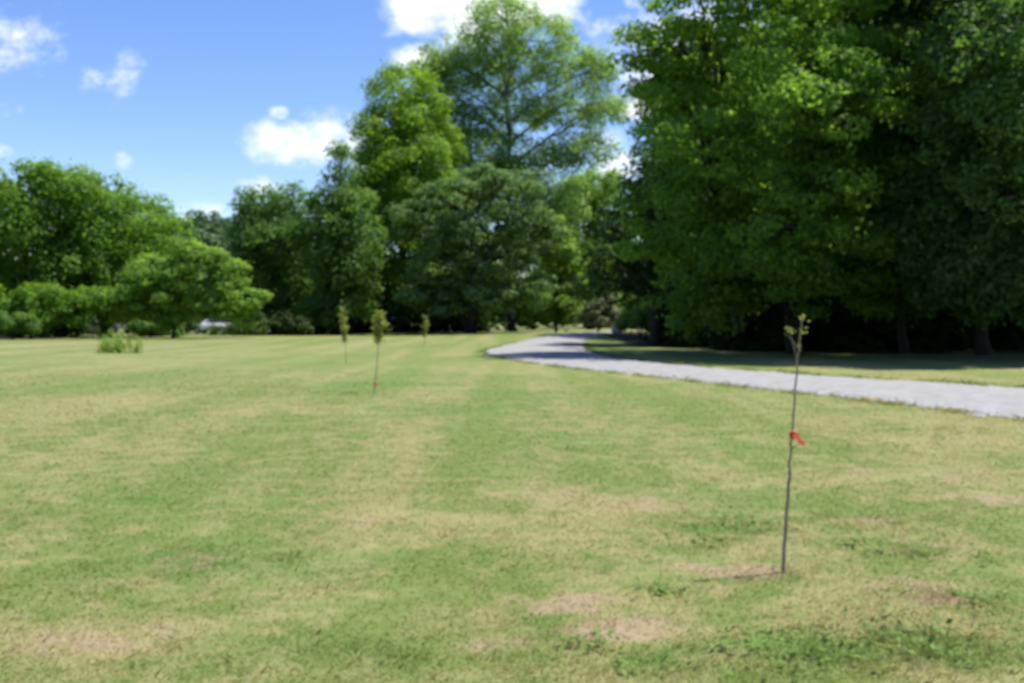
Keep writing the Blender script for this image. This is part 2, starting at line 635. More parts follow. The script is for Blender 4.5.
def wood_floor():
    xs = np.arange(7, 90, 1.0)
    ys = np.arange(43, 100, 1.0)
    X, Y = np.meshgrid(xs, ys)
    edge = 43 + np.clip((16 - X) * 1.3, 0, 99) + 1.2 * np.sin(X * .7) + .8 * np.sin(X * 1.9 + 1)
    Y = np.maximum(Y, edge)
    b = Buf()
    nx = len(xs)
    i = np.arange(len(ys) - 1)[:, None] * nx + np.arange(nx - 1)[None, :]
    f = np.stack([i, i + 1, i + nx + 1, i + nx], -1).reshape(-1, 4)
    v = np.stack([X, Y, gz(X, Y) + .02], -1).reshape(-1, 3)
    ok = np.abs(v[f[:, 3]][:, 1] - v[f[:, 0]][:, 1]) + np.abs(v[f[:, 2]][:, 1] - v[f[:, 1]][:, 1]) > 1e-4
    b.add_fast(v, f[ok])
    tag(b.build('wood_floor', plain('shade_dark_litter', (.030, .024, .014), .95, spec=.1, scale=3, col2=(.06, .045, .026), bump=.5), smooth=True), kind='structure')  # litter coloured very dark to deepen the shade inside the wood


wood_floor()


def in_drive(x, y):
    poly = np.concatenate([EN, EF[::-1]])
    inside = np.zeros(len(x), bool)
    px, py = poly[:, 0], poly[:, 1]
    j = len(poly) - 1
    for i in range(len(poly)):
        cnd = ((py[i] > y) != (py[j] > y)) & (x < (px[j] - px[i]) * (y - py[i]) / (py[j] - py[i] + 1e-12) + px[i])
        inside ^= cnd
        j = i
    return inside


# ------------------------------------------------------------------ short grass blades (stuff)
def build_grass():
    r = np.random.default_rng(3)
    b = Buf()
    half = .56
    lush_spots = [(830, 655, .45, .22, 5000), (950, 650, .35, .2, 3500), (905, 600, .3, .2, 1200), (735, 530, .4, .3, 1800), (650, 665, .3, .15, 1500), (915, 552, .12, .1, 400), (975, 602, .15, .1, 500), (880, 520, .25, .2, 800), (780, 575, .15, .1, 350), (240, 560, .8, .5, 3000), (330, 655, .4, .2, 1500), (940, 430, .6, .5, 1200), (560, 640, .3, .2, 600)]
    for part in range(4):
        if part < 2:
            n = 210000
            y = 3.3 * np.exp(r.uniform(0, math.log(30 / 3.3), n))
            x = r.uniform(-half, half, n) * y
            h = .011 + .0004 * y
            wd = .0007 * y
        elif part == 3:                         # longer fringe along the drive's edges
            i = r.integers(0, len(EN), 30000)
            e = np.where(r.uniform(size=30000)[:, None] < .5, EN[i], EF[i])
            e = e[(e[:, 1] < 60) & (np.abs(e[:, 0]) < e[:, 1] * .7)]
            n = len(e)
            cl = .18 * np.sin(e[:, 1] * 3.1 + np.sin(e[:, 0] * 5)) + r.normal(0, .14, n)
            x, y = e[:, 0] + cl * .7, e[:, 1] + cl
            h = r.uniform(.03, .085, n)
            wd = np.full(n, .012)
        else:                                   # rank tufts the mower left longer
            xy = []
            for (px, py, a, c, k) in lush_spots:
                x0, y0 = G(px, py)
                nt = max(4, k // 45)
                tx, ty = x0 + r.normal(0, a, nt), y0 + r.normal(0, c, nt)
                i = r.integers(0, nt, k)
                xy.append(np.stack([tx[i] + r.normal(0, .06, k), ty[i] + r.normal(0, .06, k)], 1))
            xy = np.concatenate(xy)
            x, y = xy[:, 0], xy[:, 1]
            n = len(x)
            h = r.uniform(.010, .026, n)
            wd = np.full(n, .0035)
        # clumping
        keep = (np.sin(x * 3.1 + 2 * np.sin(y * 1.7)) * np.cos(y * 2.6 + np.sin(x * 2.3)) + r.normal(0, .6, n)) > -.9
        keep &= r.uniform(size=n) < np.clip((30 - y) / 22, 0, 1)
        if part >= 2:
            keep[:] = True
        keep &= ~in_drive(x, y)
        x, y, h, wd = x[keep], y[keep], h[keep], wd[keep]
        n = len(x)
        z = gz(x, y) - .004
        hh = h * r.lognormal(-.1, .35, n)
        a = r.uniform(0, 2 * math.pi, n)
        lean = r.uniform(.6, 2.6, n) * (.8 if part == 2 else 1)
        la = r.uniform(0, 2 * math.pi, n)
        dx, dy = np.cos(a) * wd / 2, np.sin(a) * wd / 2
        base = np.stack([x, y, z], 1)
        side = np.stack([dx, dy, 0 * dx], 1)
        tip = base + np.stack([np.cos(la) * lean * hh, np.sin(la) * lean * hh, hh], 1)
        midp = base + np.stack([np.cos(la) * lean * hh * .3, np.sin(la) * lean * hh * .3, hh * .6], 1)
        v = np.stack([base - side, base + side, midp + side * .8, tip, midp - side * .8], 1).reshape(-1, 3)
        f = np.arange(n)[:, None] * 5 + np.array([0, 1, 2, 3, 4])[None, :]
        b.add_fast(v, f)
    tag(b.build('mown_grass', blade_mat()), 'short mown grass blades covering the open field', 'grass', kind='stuff')


build_grass()


# ------------------------------------------------------------------ foliage
def leaf_cards(b, c, nrm, size, r, aspect=.62):
    n = len(c)
    nrm = nrm / (np.linalg.norm(nrm, axis=1)[:, None] + 1e-9)
    t = r.normal(size=(n, 3))
    t -= (t * nrm).sum(1)[:, None] * nrm
    t /= np.linalg.norm(t, axis=1)[:, None] + 1e-9
    s = np.cross(nrm, t)
    L_ = (size * .5)[:, None]
    W = L_ * aspect
    v = np.stack([c - t * L_, c + s * W + nrm * W * .25 - t * L_ * .1, c + t * L_ - nrm * L_ * .25, c - s * W + nrm * W * .25 - t * L_ * .1], 1).reshape(-1, 3)
    f = np.arange(n)[:, None] * 4 + np.array([0, 1, 2, 3])[None, :]
    b.add_fast(v, f)


def tufts_for_lobe(c, rad, nt, r, shell=.5, under=.45):
    d = r.normal(size=(nt, 3))
    d /= np.linalg.norm(d, axis=1)[:, None]
    k = r.uniform(shell ** 3, 1.12, nt) ** (1 / 3)
    keep = (d[:, 2] > -.45) | (r.uniform(size=nt) < under)
    d, k = d[keep], k[keep]
    return np.asarray(c)[None] + d * k[:, None] * np.asarray(rad)[None], d


def foliage(b, lobes, r, tuft=.7, per=80, leaf=.3, dens=1.0, shell=.5, up=.8, under=.45, flat=.8):
    """lobes: list of (centre, radii). returns the tuft centres"""
    allc = []
    for c, rad in lobes:
        rad = np.asarray(rad, float)
        area = (rad[0] * rad[2] + rad[0] * rad[1] + rad[1] * rad[2]) * 4.2
        nt = max(4, int(area / (math.pi * tuft * tuft) * 1.15 * dens))
        tc, d = tufts_for_lobe(c, rad, nt, r, shell, under)
        allc.append(tc)
        nt = len(tc)
        sc = r.uniform(.6, 1.3, nt)
        cnt = np.maximum(6, (per * sc * sc * r.uniform(.7, 1.2, nt)).astype(int))
        idx = np.repeat(np.arange(nt), cnt)
        n = len(idx)
        q = r.normal(size=(n, 3))
        q /= np.linalg.norm(q, axis=1)[:, None]
        rr_ = r.uniform(.35, 1.0, n) ** .5
        stray = r.uniform(size=n) < .14
        rr_[stray] *= r.uniform(1.0, 1.9, stray.sum())
        off = q * rr_[:, None] * np.array([1, 1, flat])[None] * (tuft * sc[idx])[:, None]
        cen = tc[idx] + off
        nrm = np.array([0, 0, up * .55])[None] + d[idx] * .3 + q * .9 + r.normal(size=(n, 3)) * .38
        leaf_cards(b, cen, nrm, leaf * r.uniform(.6, 1.35, n), r)
    return np.concatenate(allc)


def curve(p0, p1, bend, n=8, r=None):
    t = np.linspace(0, 1, n)[:, None]
    p0, p1 = np.asarray(p0, float), np.asarray(p1, float)
    m = (p0 + p1) / 2 + np.asarray(bend, float)
    p = (1 - t) ** 2 * p0 + 2 * t * (1 - t) * m + t ** 2 * p1
    if r is not None:
        j = r.normal(0, .009, p.shape) * np.linalg.norm(p1 - p0)
        j[0] = j[-1] = 0
        p = p + j
    return p


def tree(label, px, d, lobes_px, mat, seed, name='broadleaf_tree', group=None, trunk_r=.3, leaf=.30, tuft=1.0, per=120, dens=1.05, depth=1.0, shell=.5,
         bark=None, forks=1, up=.8, under=.45, cat='tree', limbs=True, base_off=0.0, dys=None, trunk_top=.62, lean=0.0, flat=.8):
    """lobes_px: (px, py, half width px, half height px[, depth offset m]) of the crown's lobes at the tree's own distance d"""
    r = np.random.default_rng(seed)
    bx = (px - CX) / F_PX * d
    base = np.array([bx, d, float(gz(bx, d))])
    root = empty(name, base, label, cat, group)
    lobes = []
    for i, l in enumerate(lobes_px):
        off = l[4] if len(l) > 4 else r.uniform(-.35, .35) * l[2] / F_PX * d
        c = P(l[0], l[1], d + off - lean)
        rx, rz = l[2] / F_PX * d, l[3] / F_PX * d
        lobes.append((c - base, (rx, max(rx, .7 * rz) * depth, rz)))
    b = Buf()
    tcs = foliage(b, lobes, r, tuft, per, leaf, dens, shell, up, under, flat)
    crown = b.build('crown', mat, root)
    zt = max(c[2] + .3 * rr[2] for c, rr in lobes)
    tb = Buf()
    tr_x = np.mean([c[0] for c, _ in lobes]) * .5
    paths = []
    for k in range(forks):
        a = 2 * math.pi * k / max(1, forks) + .6
        o = np.array([math.cos(a), math.sin(a), 0]) * (trunk_r * 1.0 if forks > 1 else 0)
        top = np.array([tr_x, 0, zt * trunk_top]) + (np.array([math.cos(a) * .12 * zt, math.sin(a) * .1 * zt, 0]) if forks > 1 else 0)
        p = curve(o + np.array([0, 0, -.15]), top, r.normal(0, .018, 3) * zt * np.array([1, 1, 0]), 12, r)
        rr = trunk_r * (np.linspace(1, .38, 12) + .45 * np.exp(-np.linspace(0, 1, 12) * 16)) * (1 if forks == 1 else .72)
        tb.tube(p, rr, 9)
        paths.append(p)
    if limbs:
        for c, rr_ in lobes:
            p = paths[r.integers(len(paths))]
            i = int(np.clip(np.searchsorted(p[:, 2], c[2] - rr_[2] * .8 - np.hypot(c[0], c[1]) * .5), 3, len(p) - 1))
            s = p[i]
            ln = np.linalg.norm(c - s)
            cp = curve(s, c + np.array([0, 0, rr_[2] * .3]), np.array([0, 0, ln * .10]), 8, r)
            r0 = min(trunk_r * .45, .035 * ln + .03)
            tb.tube(cp, np.linspace(r0, r0 * .35, 8), 6)
            near = tcs[np.linalg.norm((tcs - c) / np.asarray(rr_), axis=1) < 1.1]
            if len(near):
                for tcp in near[r.choice(len(near), min(7, len(near)), replace=False)]:
                    k = r.integers(3, 8)
                    bp = curve(cp[k], tcp, np.array([0, 0, .1 * ln]), 5, r)
                    tb.tube(bp, np.linspace(r0 * .4, .012, 5), 5)
    tb.build('trunk', bark or M_BARK, root, smooth=True)
    return root


def mass(name, label, cat, lobes_px, mat, seed, leaf=.5, tuft=1.0, per=50, dens=1.0, depth=1.0, shell=.5, group=None):
    """one leafy mass that cannot be told apart into plants (stuff)"""
    r = np.random.default_rng(seed)
    lobes = []
    for (px, py, rx, ry, d) in lobes_px:
        c = P(px, py, d)
        lobes.append((c, (rx / F_PX * d, rx / F_PX * d * depth, ry / F_PX * d)))
    b = Buf()
    foliage(b, lobes, r, tuft, per, leaf, dens, shell)
    return tag(b.build(name, mat), label, cat, group, 'stuff')


# ---- left group
GL = 'trees along the left edge of the field'
tree('tallest bushy tree at the far left field edge, cut by the picture side', 18, 76,
     [(-10, 215, 45, 42), (40, 205, 42, 38), (70, 190, 26, 20), (36, 182, 26, 16), (-30, 270, 50, 40), (25, 262, 45, 35), (55, 280, 32, 25), (-5, 305, 40, 22), (82, 235, 30, 30), (20, 300, 34, 20), (30, 235, 40, 34), (66, 305, 20, 16)],
     M_LEFT, 11, group=GL, trunk_r=.38)
tree('broad tree with two rounded tops standing second from the left', 106, 79,
     [(78, 200, 26, 30), (108, 192, 24, 24), (100, 225, 45, 32), (130, 240, 36, 30), (75, 262, 38, 28), (115, 275, 42, 26), (95, 300, 28, 14, 2), (64, 188, 13, 16), (40, 172, 6, 9), (105, 250, 44, 34), (80, 288, 32, 20), (118, 306, 28, 16)],
     M_LEFT, 12, group=GL, trunk_r=.36)
tree('round headed tree at the right shoulder of the left group', 152, 82,
     [(150, 212, 20, 15), (158, 235, 26, 24), (140, 258, 32, 24), (172, 262, 24, 22), (150, 285, 32, 18), (160, 250, 30, 22), (150, 308, 28, 14), (165, 245, 26, 18), (172, 285, 24, 18), (128, 300, 26, 18)],
     M_LEFT, 13, group=GL, trunk_r=.26)
tree('low spreading light green tree with branches drooping toward the field', 172, 71,
     [(150, 268, 26, 16), (138, 292, 24, 14), (228, 268, 18, 10), (252, 296, 12, 9), (182, 250, 18, 9), (165, 280, 30, 18), (196, 268, 30, 16), (222, 288, 26, 17), (240, 300, 18, 14), (185, 297, 32, 15), (150, 302, 26, 14), (205, 258, 20, 10), (136, 312, 20, 12), (215, 306, 24, 8), (205, 315, 18, 5), (228, 316, 14, 5), (248, 316, 12, 9), (170, 318, 16, 9), (158, 322, 16, 8)],
     M_LIGHT, 14, group=GL, trunk_r=.12, leaf=.26, tuft=.65, flat=.5)
tree('low leafy tree hanging over the picture edge in front of the tall left trees', 30, 70,
     [(10, 312, 26, 14), (44, 300, 26, 14), (60, 316, 16, 10), (-20, 300, 26, 20), (28, 320, 22, 11), (78, 312, 16, 10), (92, 300, 20, 12), (50, 325, 14, 6)], M_LEFT, 15, group=GL, trunk_r=.12, leaf=.26, tuft=.55)

# ---- middle trees
GM = 'trees across the far end of the field'
tree('mid green round tree left of the tall trees, its flank against the sky', 272, 92,
     [(262, 205, 24, 18), (292, 208, 26, 20), (255, 235, 22, 24), (285, 240, 32, 24), (262, 272, 24, 22), (295, 278, 28, 24), (275, 303, 26, 16), (242, 252, 10, 14), (312, 296, 22, 18), (275, 225, 36, 26), (260, 315, 24, 12), (296, 312, 26, 14), (270, 258, 36, 26)],
     M_MID, 21, group=GM, trunk_r=.34)
tree('narrow green tree with a thin wispy top beside the tall trees', 335, 88,
     [(340, 172, 11, 13), (335, 200, 24, 18), (345, 228, 28, 24), (325, 250, 26, 24), (348, 275, 30, 26), (322, 296, 26, 18), (342, 155, 7, 8), (360, 300, 24, 16), (335, 312, 30, 14), (338, 262, 34, 26), (332, 218, 26, 20), (352, 205, 22, 20), (318, 235, 26, 22), (360, 240, 22, 22)],
     M_MID, 22, group=GM, trunk_r=.3)
tree('yellowish green full tree leaning against the left of the tallest tree', 405, 98,
     [(402, 92, 34, 24), (420, 125, 36, 28), (385, 130, 34, 26), (408, 165, 48, 32), (372, 165, 22, 18), (385, 205, 42, 32), (430, 205, 40, 30), (400, 245, 45, 30), (378, 280, 36, 26), (410, 145, 50, 36), (400, 195, 54, 36), (405, 235, 56, 36), (420, 285, 50, 28)],
     M_YEL, 23, group=GM, trunk_r=.45, leaf=.3)
tree('tallest airy tree with sky showing through its thin crown', 512, 104,
     [(505, 12, 34, 14), (480, 40, 34, 22), (535, 38, 40, 22), (455, 72, 30, 24), (505, 75, 42, 28), (560, 66, 38, 22), (598, 72, 22, 18), (458, 112, 32, 26), (510, 120, 46, 30), (570, 110, 42, 26),
      (607, 112, 20, 20), (480, 160, 46, 28), (535, 165, 44, 28), (585, 150, 30, 22), (500, 205, 46, 28), (556, 205, 34, 24), (440, 62, 22, 18), (436, 92, 26, 22), (425, 74, 20, 14), (446, 135, 28, 24), (470, 190, 34, 26), (545, 240, 34, 26), (500, 240, 40, 26), (515, 275, 34, 22)],
     M_AIRY, 24, group=GM, trunk_r=.34, leaf=.27, tuft=1.0, per=72, dens=1.7, bark=M_BARK_PALE, trunk_top=.8, shell=.2)
tree('dull green tree spreading wide and low in front of the tallest tree', 470, 87,
     [(455, 200, 36, 18), (505, 190, 34, 18), (428, 230, 32, 20), (475, 232, 42, 24), (525, 222, 28, 20), (440, 262, 34, 20), (490, 268, 40, 20), (533, 255, 22, 18), (540, 290, 18, 15), (420, 290, 26, 16), (470, 250, 34, 20, 2), (475, 292, 36, 14), (445, 305, 30, 12), (405, 215, 18, 12), (548, 236, 16, 10), (500, 300, 26, 12), (430, 198, 16, 10), (480, 175, 18, 8)],
     M_SILVER, 25, group=GM, trunk_r=.28, forks=3, leaf=.3, tuft=.85, dens=.9, flat=.5, shell=.6)
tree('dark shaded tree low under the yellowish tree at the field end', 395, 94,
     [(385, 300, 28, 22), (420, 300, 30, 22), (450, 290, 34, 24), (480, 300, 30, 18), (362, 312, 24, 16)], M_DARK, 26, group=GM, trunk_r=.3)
tree('bright green tree beyond the drive bend, between tall tree and dark wood', 590, 122,
     [(590, 195, 30, 20), (560, 215, 28, 22), (610, 215, 24, 22), (575, 245, 34, 22), (612, 248, 24, 20), (560, 275, 26, 20), (592, 275, 26, 18), (548, 245, 20, 20), (565, 300, 26, 16), (585, 230, 40, 32), (580, 262, 40, 26), (596, 298, 24, 18), (600, 185, 28, 16), (622, 230, 14, 20), (570, 195, 26, 18)],
     M_LIGHT, 27, group=GM, trunk_r=.4)
tree('slim dark trunked tree beside the sunlit gap at the drive', 556, 96,
     [(560, 258, 20, 18), (570, 285, 18, 14), (548, 285, 14, 12), (566, 305, 16, 12), (552, 232, 16, 14), (572, 316, 15, 9), (550, 316, 13, 9), (582, 300, 14, 12)], M_LIGHT, 28, group=GM, trunk_r=.14, tuft=.6)

# ---- dark wood on the right
GR = 'large trees of the wood right of the drive'
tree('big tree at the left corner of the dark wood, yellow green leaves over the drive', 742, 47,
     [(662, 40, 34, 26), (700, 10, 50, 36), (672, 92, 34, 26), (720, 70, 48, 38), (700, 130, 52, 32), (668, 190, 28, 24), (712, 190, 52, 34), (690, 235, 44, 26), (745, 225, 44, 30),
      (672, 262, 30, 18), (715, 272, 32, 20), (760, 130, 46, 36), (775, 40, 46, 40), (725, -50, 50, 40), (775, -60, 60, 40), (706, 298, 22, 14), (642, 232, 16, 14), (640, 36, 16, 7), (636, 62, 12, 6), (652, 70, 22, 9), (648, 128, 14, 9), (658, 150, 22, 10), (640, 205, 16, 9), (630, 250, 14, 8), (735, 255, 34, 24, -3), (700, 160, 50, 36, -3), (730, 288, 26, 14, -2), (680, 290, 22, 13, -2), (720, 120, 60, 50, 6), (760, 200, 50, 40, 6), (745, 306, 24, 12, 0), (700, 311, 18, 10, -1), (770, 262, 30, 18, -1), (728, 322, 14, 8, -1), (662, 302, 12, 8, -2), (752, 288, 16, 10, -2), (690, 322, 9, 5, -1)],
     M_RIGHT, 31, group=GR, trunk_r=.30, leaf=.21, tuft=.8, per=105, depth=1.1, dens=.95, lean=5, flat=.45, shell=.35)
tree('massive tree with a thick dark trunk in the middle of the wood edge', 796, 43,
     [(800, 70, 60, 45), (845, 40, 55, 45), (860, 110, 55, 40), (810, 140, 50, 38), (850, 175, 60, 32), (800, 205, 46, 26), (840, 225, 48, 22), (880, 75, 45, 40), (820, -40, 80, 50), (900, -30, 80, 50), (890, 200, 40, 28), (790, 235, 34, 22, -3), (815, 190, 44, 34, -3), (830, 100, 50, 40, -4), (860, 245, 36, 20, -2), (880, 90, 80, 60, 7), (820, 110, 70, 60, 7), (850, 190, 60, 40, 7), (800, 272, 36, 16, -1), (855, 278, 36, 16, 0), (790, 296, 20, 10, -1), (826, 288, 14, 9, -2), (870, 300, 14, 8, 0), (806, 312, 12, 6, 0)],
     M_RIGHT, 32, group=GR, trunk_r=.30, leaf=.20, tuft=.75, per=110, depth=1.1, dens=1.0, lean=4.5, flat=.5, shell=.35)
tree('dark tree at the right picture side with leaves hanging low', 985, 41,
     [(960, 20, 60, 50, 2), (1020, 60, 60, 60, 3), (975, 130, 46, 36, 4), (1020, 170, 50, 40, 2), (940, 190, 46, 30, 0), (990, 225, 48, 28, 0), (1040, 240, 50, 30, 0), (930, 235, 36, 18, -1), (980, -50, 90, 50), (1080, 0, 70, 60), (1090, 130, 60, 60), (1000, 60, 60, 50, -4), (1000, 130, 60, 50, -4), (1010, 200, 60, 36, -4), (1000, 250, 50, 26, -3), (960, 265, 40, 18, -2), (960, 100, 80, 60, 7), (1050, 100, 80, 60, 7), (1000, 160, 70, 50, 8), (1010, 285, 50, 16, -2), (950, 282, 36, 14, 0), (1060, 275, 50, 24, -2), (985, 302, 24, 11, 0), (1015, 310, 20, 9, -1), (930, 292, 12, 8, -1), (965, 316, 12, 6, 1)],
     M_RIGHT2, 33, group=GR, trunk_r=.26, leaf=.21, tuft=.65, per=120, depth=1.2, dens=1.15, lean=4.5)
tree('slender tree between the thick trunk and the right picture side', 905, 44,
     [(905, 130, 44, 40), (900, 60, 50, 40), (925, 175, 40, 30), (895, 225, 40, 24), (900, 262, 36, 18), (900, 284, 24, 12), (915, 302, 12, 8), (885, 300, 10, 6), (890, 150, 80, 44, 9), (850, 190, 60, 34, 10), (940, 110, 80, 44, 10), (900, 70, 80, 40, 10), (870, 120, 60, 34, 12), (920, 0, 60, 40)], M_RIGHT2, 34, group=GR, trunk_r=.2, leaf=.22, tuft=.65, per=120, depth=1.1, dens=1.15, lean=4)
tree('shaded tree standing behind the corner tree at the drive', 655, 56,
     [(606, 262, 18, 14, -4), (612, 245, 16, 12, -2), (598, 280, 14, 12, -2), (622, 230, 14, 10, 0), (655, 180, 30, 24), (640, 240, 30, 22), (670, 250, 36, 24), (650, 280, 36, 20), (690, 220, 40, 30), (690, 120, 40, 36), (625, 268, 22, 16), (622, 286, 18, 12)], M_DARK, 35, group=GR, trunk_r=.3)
tree('unseen spreading tree just beyond the right picture side, added to shade the verge', 1165, 37,
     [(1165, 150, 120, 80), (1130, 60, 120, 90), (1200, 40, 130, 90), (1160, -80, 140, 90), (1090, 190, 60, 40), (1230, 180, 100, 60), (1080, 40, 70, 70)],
     M_RIGHT2, 36, group=GR, trunk_r=.3, leaf=.3, tuft=.7, per=60, dens=1.2)  # off-frame tree added to cast shade on the verge
tree('wide unseen tree farther beyond the right picture side, added only for its shade', 1360, 36,
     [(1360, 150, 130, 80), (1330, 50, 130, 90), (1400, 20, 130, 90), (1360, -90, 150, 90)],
     M_RIGHT2, 37, group=GR, trunk_r=.3, leaf=.36, tuft=.9, per=60, dens=1.1)  # unseen tree, added only for the shadow it throws
GB = 'trees deeper in the dark wood'
for i, (px, d, top) in enumerate(((735, 60, 40), (790, 57, 10), (850, 60, 0), (905, 56, -10), (960, 58, -10), (1015, 54, -20), (1080, 50, -30), (1140, 44, -60))):
    h = 300 - top
    k = 58 / d
    lob = [(px + dx * k, top + h * fy, 42 * k, 36 * k) for dx, fy in ((0, .05), (-25, .2), (28, .25), (-5, .4), (-32, .52), (30, .55), (0, .68), (-28, .78), (26, .8))]
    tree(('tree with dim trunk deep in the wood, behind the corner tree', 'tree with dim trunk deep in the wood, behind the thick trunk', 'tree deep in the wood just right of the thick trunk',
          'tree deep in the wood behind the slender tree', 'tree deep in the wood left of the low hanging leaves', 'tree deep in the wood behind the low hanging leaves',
          'tree deep in the wood cut by the right picture side', 'unseen tree added beyond the right picture side to shade the drive')[i],  # the last one is unseen, added to keep the canopy shade closed
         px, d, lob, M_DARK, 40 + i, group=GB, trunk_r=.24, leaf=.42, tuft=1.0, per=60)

mass('wood_undergrowth', 'undergrowth coloured extra dark as shade, filling the wood behind the right trunks', 'undergrowth',
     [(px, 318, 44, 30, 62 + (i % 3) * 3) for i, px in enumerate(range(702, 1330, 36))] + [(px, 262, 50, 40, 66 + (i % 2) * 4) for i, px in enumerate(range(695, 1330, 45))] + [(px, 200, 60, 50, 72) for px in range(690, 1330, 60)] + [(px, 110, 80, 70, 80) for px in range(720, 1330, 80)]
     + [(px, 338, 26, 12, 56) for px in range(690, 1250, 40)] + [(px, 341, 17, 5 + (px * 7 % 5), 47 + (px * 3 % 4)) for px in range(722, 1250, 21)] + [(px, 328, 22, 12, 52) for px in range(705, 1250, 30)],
     M_UNDER_SHADE, 61, leaf=.6, tuft=1.3, per=70, dens=1.5, shell=.2)

mass('field_edge_undergrowth', 'undergrowth coloured extra dark as shade under the trees at the field end', 'undergrowth',
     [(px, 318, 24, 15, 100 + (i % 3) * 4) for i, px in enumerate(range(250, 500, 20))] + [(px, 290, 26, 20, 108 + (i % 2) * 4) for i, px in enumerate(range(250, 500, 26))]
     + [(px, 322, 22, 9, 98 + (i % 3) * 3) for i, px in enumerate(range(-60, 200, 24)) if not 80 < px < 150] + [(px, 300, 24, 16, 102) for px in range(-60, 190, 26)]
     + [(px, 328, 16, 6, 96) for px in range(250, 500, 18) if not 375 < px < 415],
     M_UNDER_SHADE, 63, leaf=.5, tuft=1.0, per=55, dens=1.0)

def add_sky_block():  # made-up dark bank added behind the wood to block sky glow
    xs = np.linspace(14, 150, 60)
    ys = np.linspace(78, 150, 30)
    X, Y = np.meshgrid(xs, ys)
    t = np.clip((Y - 79) / 34, 0, 1)
    e = np.clip((X - 15) / 16, 0, 1)
    Z = -.25 + 17 * t * t * (3 - 2 * t) * e * e * (3 - 2 * e) + .5 * np.sin(X * .3) * np.cos(Y * .25) * t * e
    b = Buf()
    nx = len(xs)
    i = np.arange(len(ys) - 1)[:, None] * nx + np.arange(nx - 1)[None, :]
    b.add_fast(np.stack([X, Y, Z], -1).reshape(-1, 3), np.stack([i, i + 1, i + nx + 1, i + nx], -1).reshape(-1, 4))
    tag(b.build('sky_block_bank', plain('sky_block_soil', (.018, .018, .009), .95, spec=.1, scale=.6, col2=(.035, .032, .016)), smooth=True), kind='structure')


add_sky_block()
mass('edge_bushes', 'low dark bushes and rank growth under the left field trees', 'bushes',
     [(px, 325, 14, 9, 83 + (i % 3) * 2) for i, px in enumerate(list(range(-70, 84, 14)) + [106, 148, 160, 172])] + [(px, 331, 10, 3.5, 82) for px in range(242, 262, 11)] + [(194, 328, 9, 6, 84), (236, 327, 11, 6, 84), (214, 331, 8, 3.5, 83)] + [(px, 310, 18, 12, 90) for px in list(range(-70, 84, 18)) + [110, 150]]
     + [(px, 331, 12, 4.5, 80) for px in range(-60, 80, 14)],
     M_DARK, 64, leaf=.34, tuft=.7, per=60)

# ---- far woods and the hill
def far_wood():
    r = np.random.default_rng(9)
    L_ = []
    for px in range(-160, 500, 22):
        L_.append((px, 312 + r.uniform(-3, 3), 20, 16 + r.uniform(-2, 4), 135 + r.uniform(-6, 6)))
        L_.append((px + 10, 292 + r.uniform(-5, 5), 18, 18, 150 + r.uniform(-6, 6)))
    for px in range(555, 720, 22):
        L_.append((px, 305 + r.uniform(-3, 3), 20, 20, 142 + r.uniform(-6, 6)))
        L_.append((px, 275 + r.uniform(-4, 4), 20, 18, 150 + r.uniform(-6, 6)))
    for px in range(490, 570, 20):
        L_.append((px, 300, 18, 16, 190))
    return L_


mass('far_wood', 'dim wood closing the view far behind the field trees', 'wood', far_wood(), M_MID, 62, leaf=.75, tuft=1.5, per=45, dens=.9)


def hill():
    r = np.random.default_rng(5)
    xs = np.linspace(-420, 260, 70)
    ys = np.linspace(230, 620, 40)
    X, Y = np.meshgrid(xs, ys)

    def hz(X, Y):
        pk = 30 * np.exp(-((X + 96) / 38) ** 2 - ((Y - 330) / 80) ** 2) + 20 * np.exp(-((X + 200) / 90) ** 2 - ((Y - 380) / 90) ** 2) + 16 * np.exp(-((X - 40) / 140) ** 2 - ((Y - 420) / 90) ** 2)
        e = np.clip((Y - 232) / 30, 0, 1) * np.clip((618 - Y) / 30, 0, 1) * np.clip((X + 418) / 40, 0, 1) * np.clip((258 - X) / 40, 0, 1)
        return -.3 + pk * e * .82
    b = Buf()
    nx = len(xs)
    i = np.arange(len(ys) - 1)[:, None] * nx + np.arange(nx - 1)[None, :]
    b.add_fast(np.stack([X, Y, hz(X, Y)], -1).reshape(-1, 3), np.stack([i, i + 1, i + nx + 1, i + nx], -1).reshape(-1, 4))
    tag(b.build('hill', plain('hill_soil', (.04, .05, .02), .95, var=.3, scale=.1), smooth=True), kind='structure')
    b = Buf()
    n = 1500
    x = r.uniform(-330, 120, n)
    y = r.uniform(245, 400, n)
    lob = [((x[k], y[k], float(hz(x[k], y[k])) + 2), (4.5, 4.5, 4.0 * r.uniform(.8, 1.4))) for k in range(n)]
    foliage(b, lob, r, 1.9, 16, 1.5, .42)
    tag(b.build('hillside_wood', M_HILL), 'blue green wood covering the distant hill', 'wood', kind='stuff')


hill()

# ---- shrubs
def shrub(label, px, d, lobes_px, mat, seed, name='shrub', group=None, **k):
    return tree(label, px, d, lobes_px, mat, seed, name=name, group=group, cat='shrub', trunk_r=k.pop('trunk_r', .06), leaf=k.pop('leaf', .2), tuft=k.pop('tuft', .35), forks=3, **k)


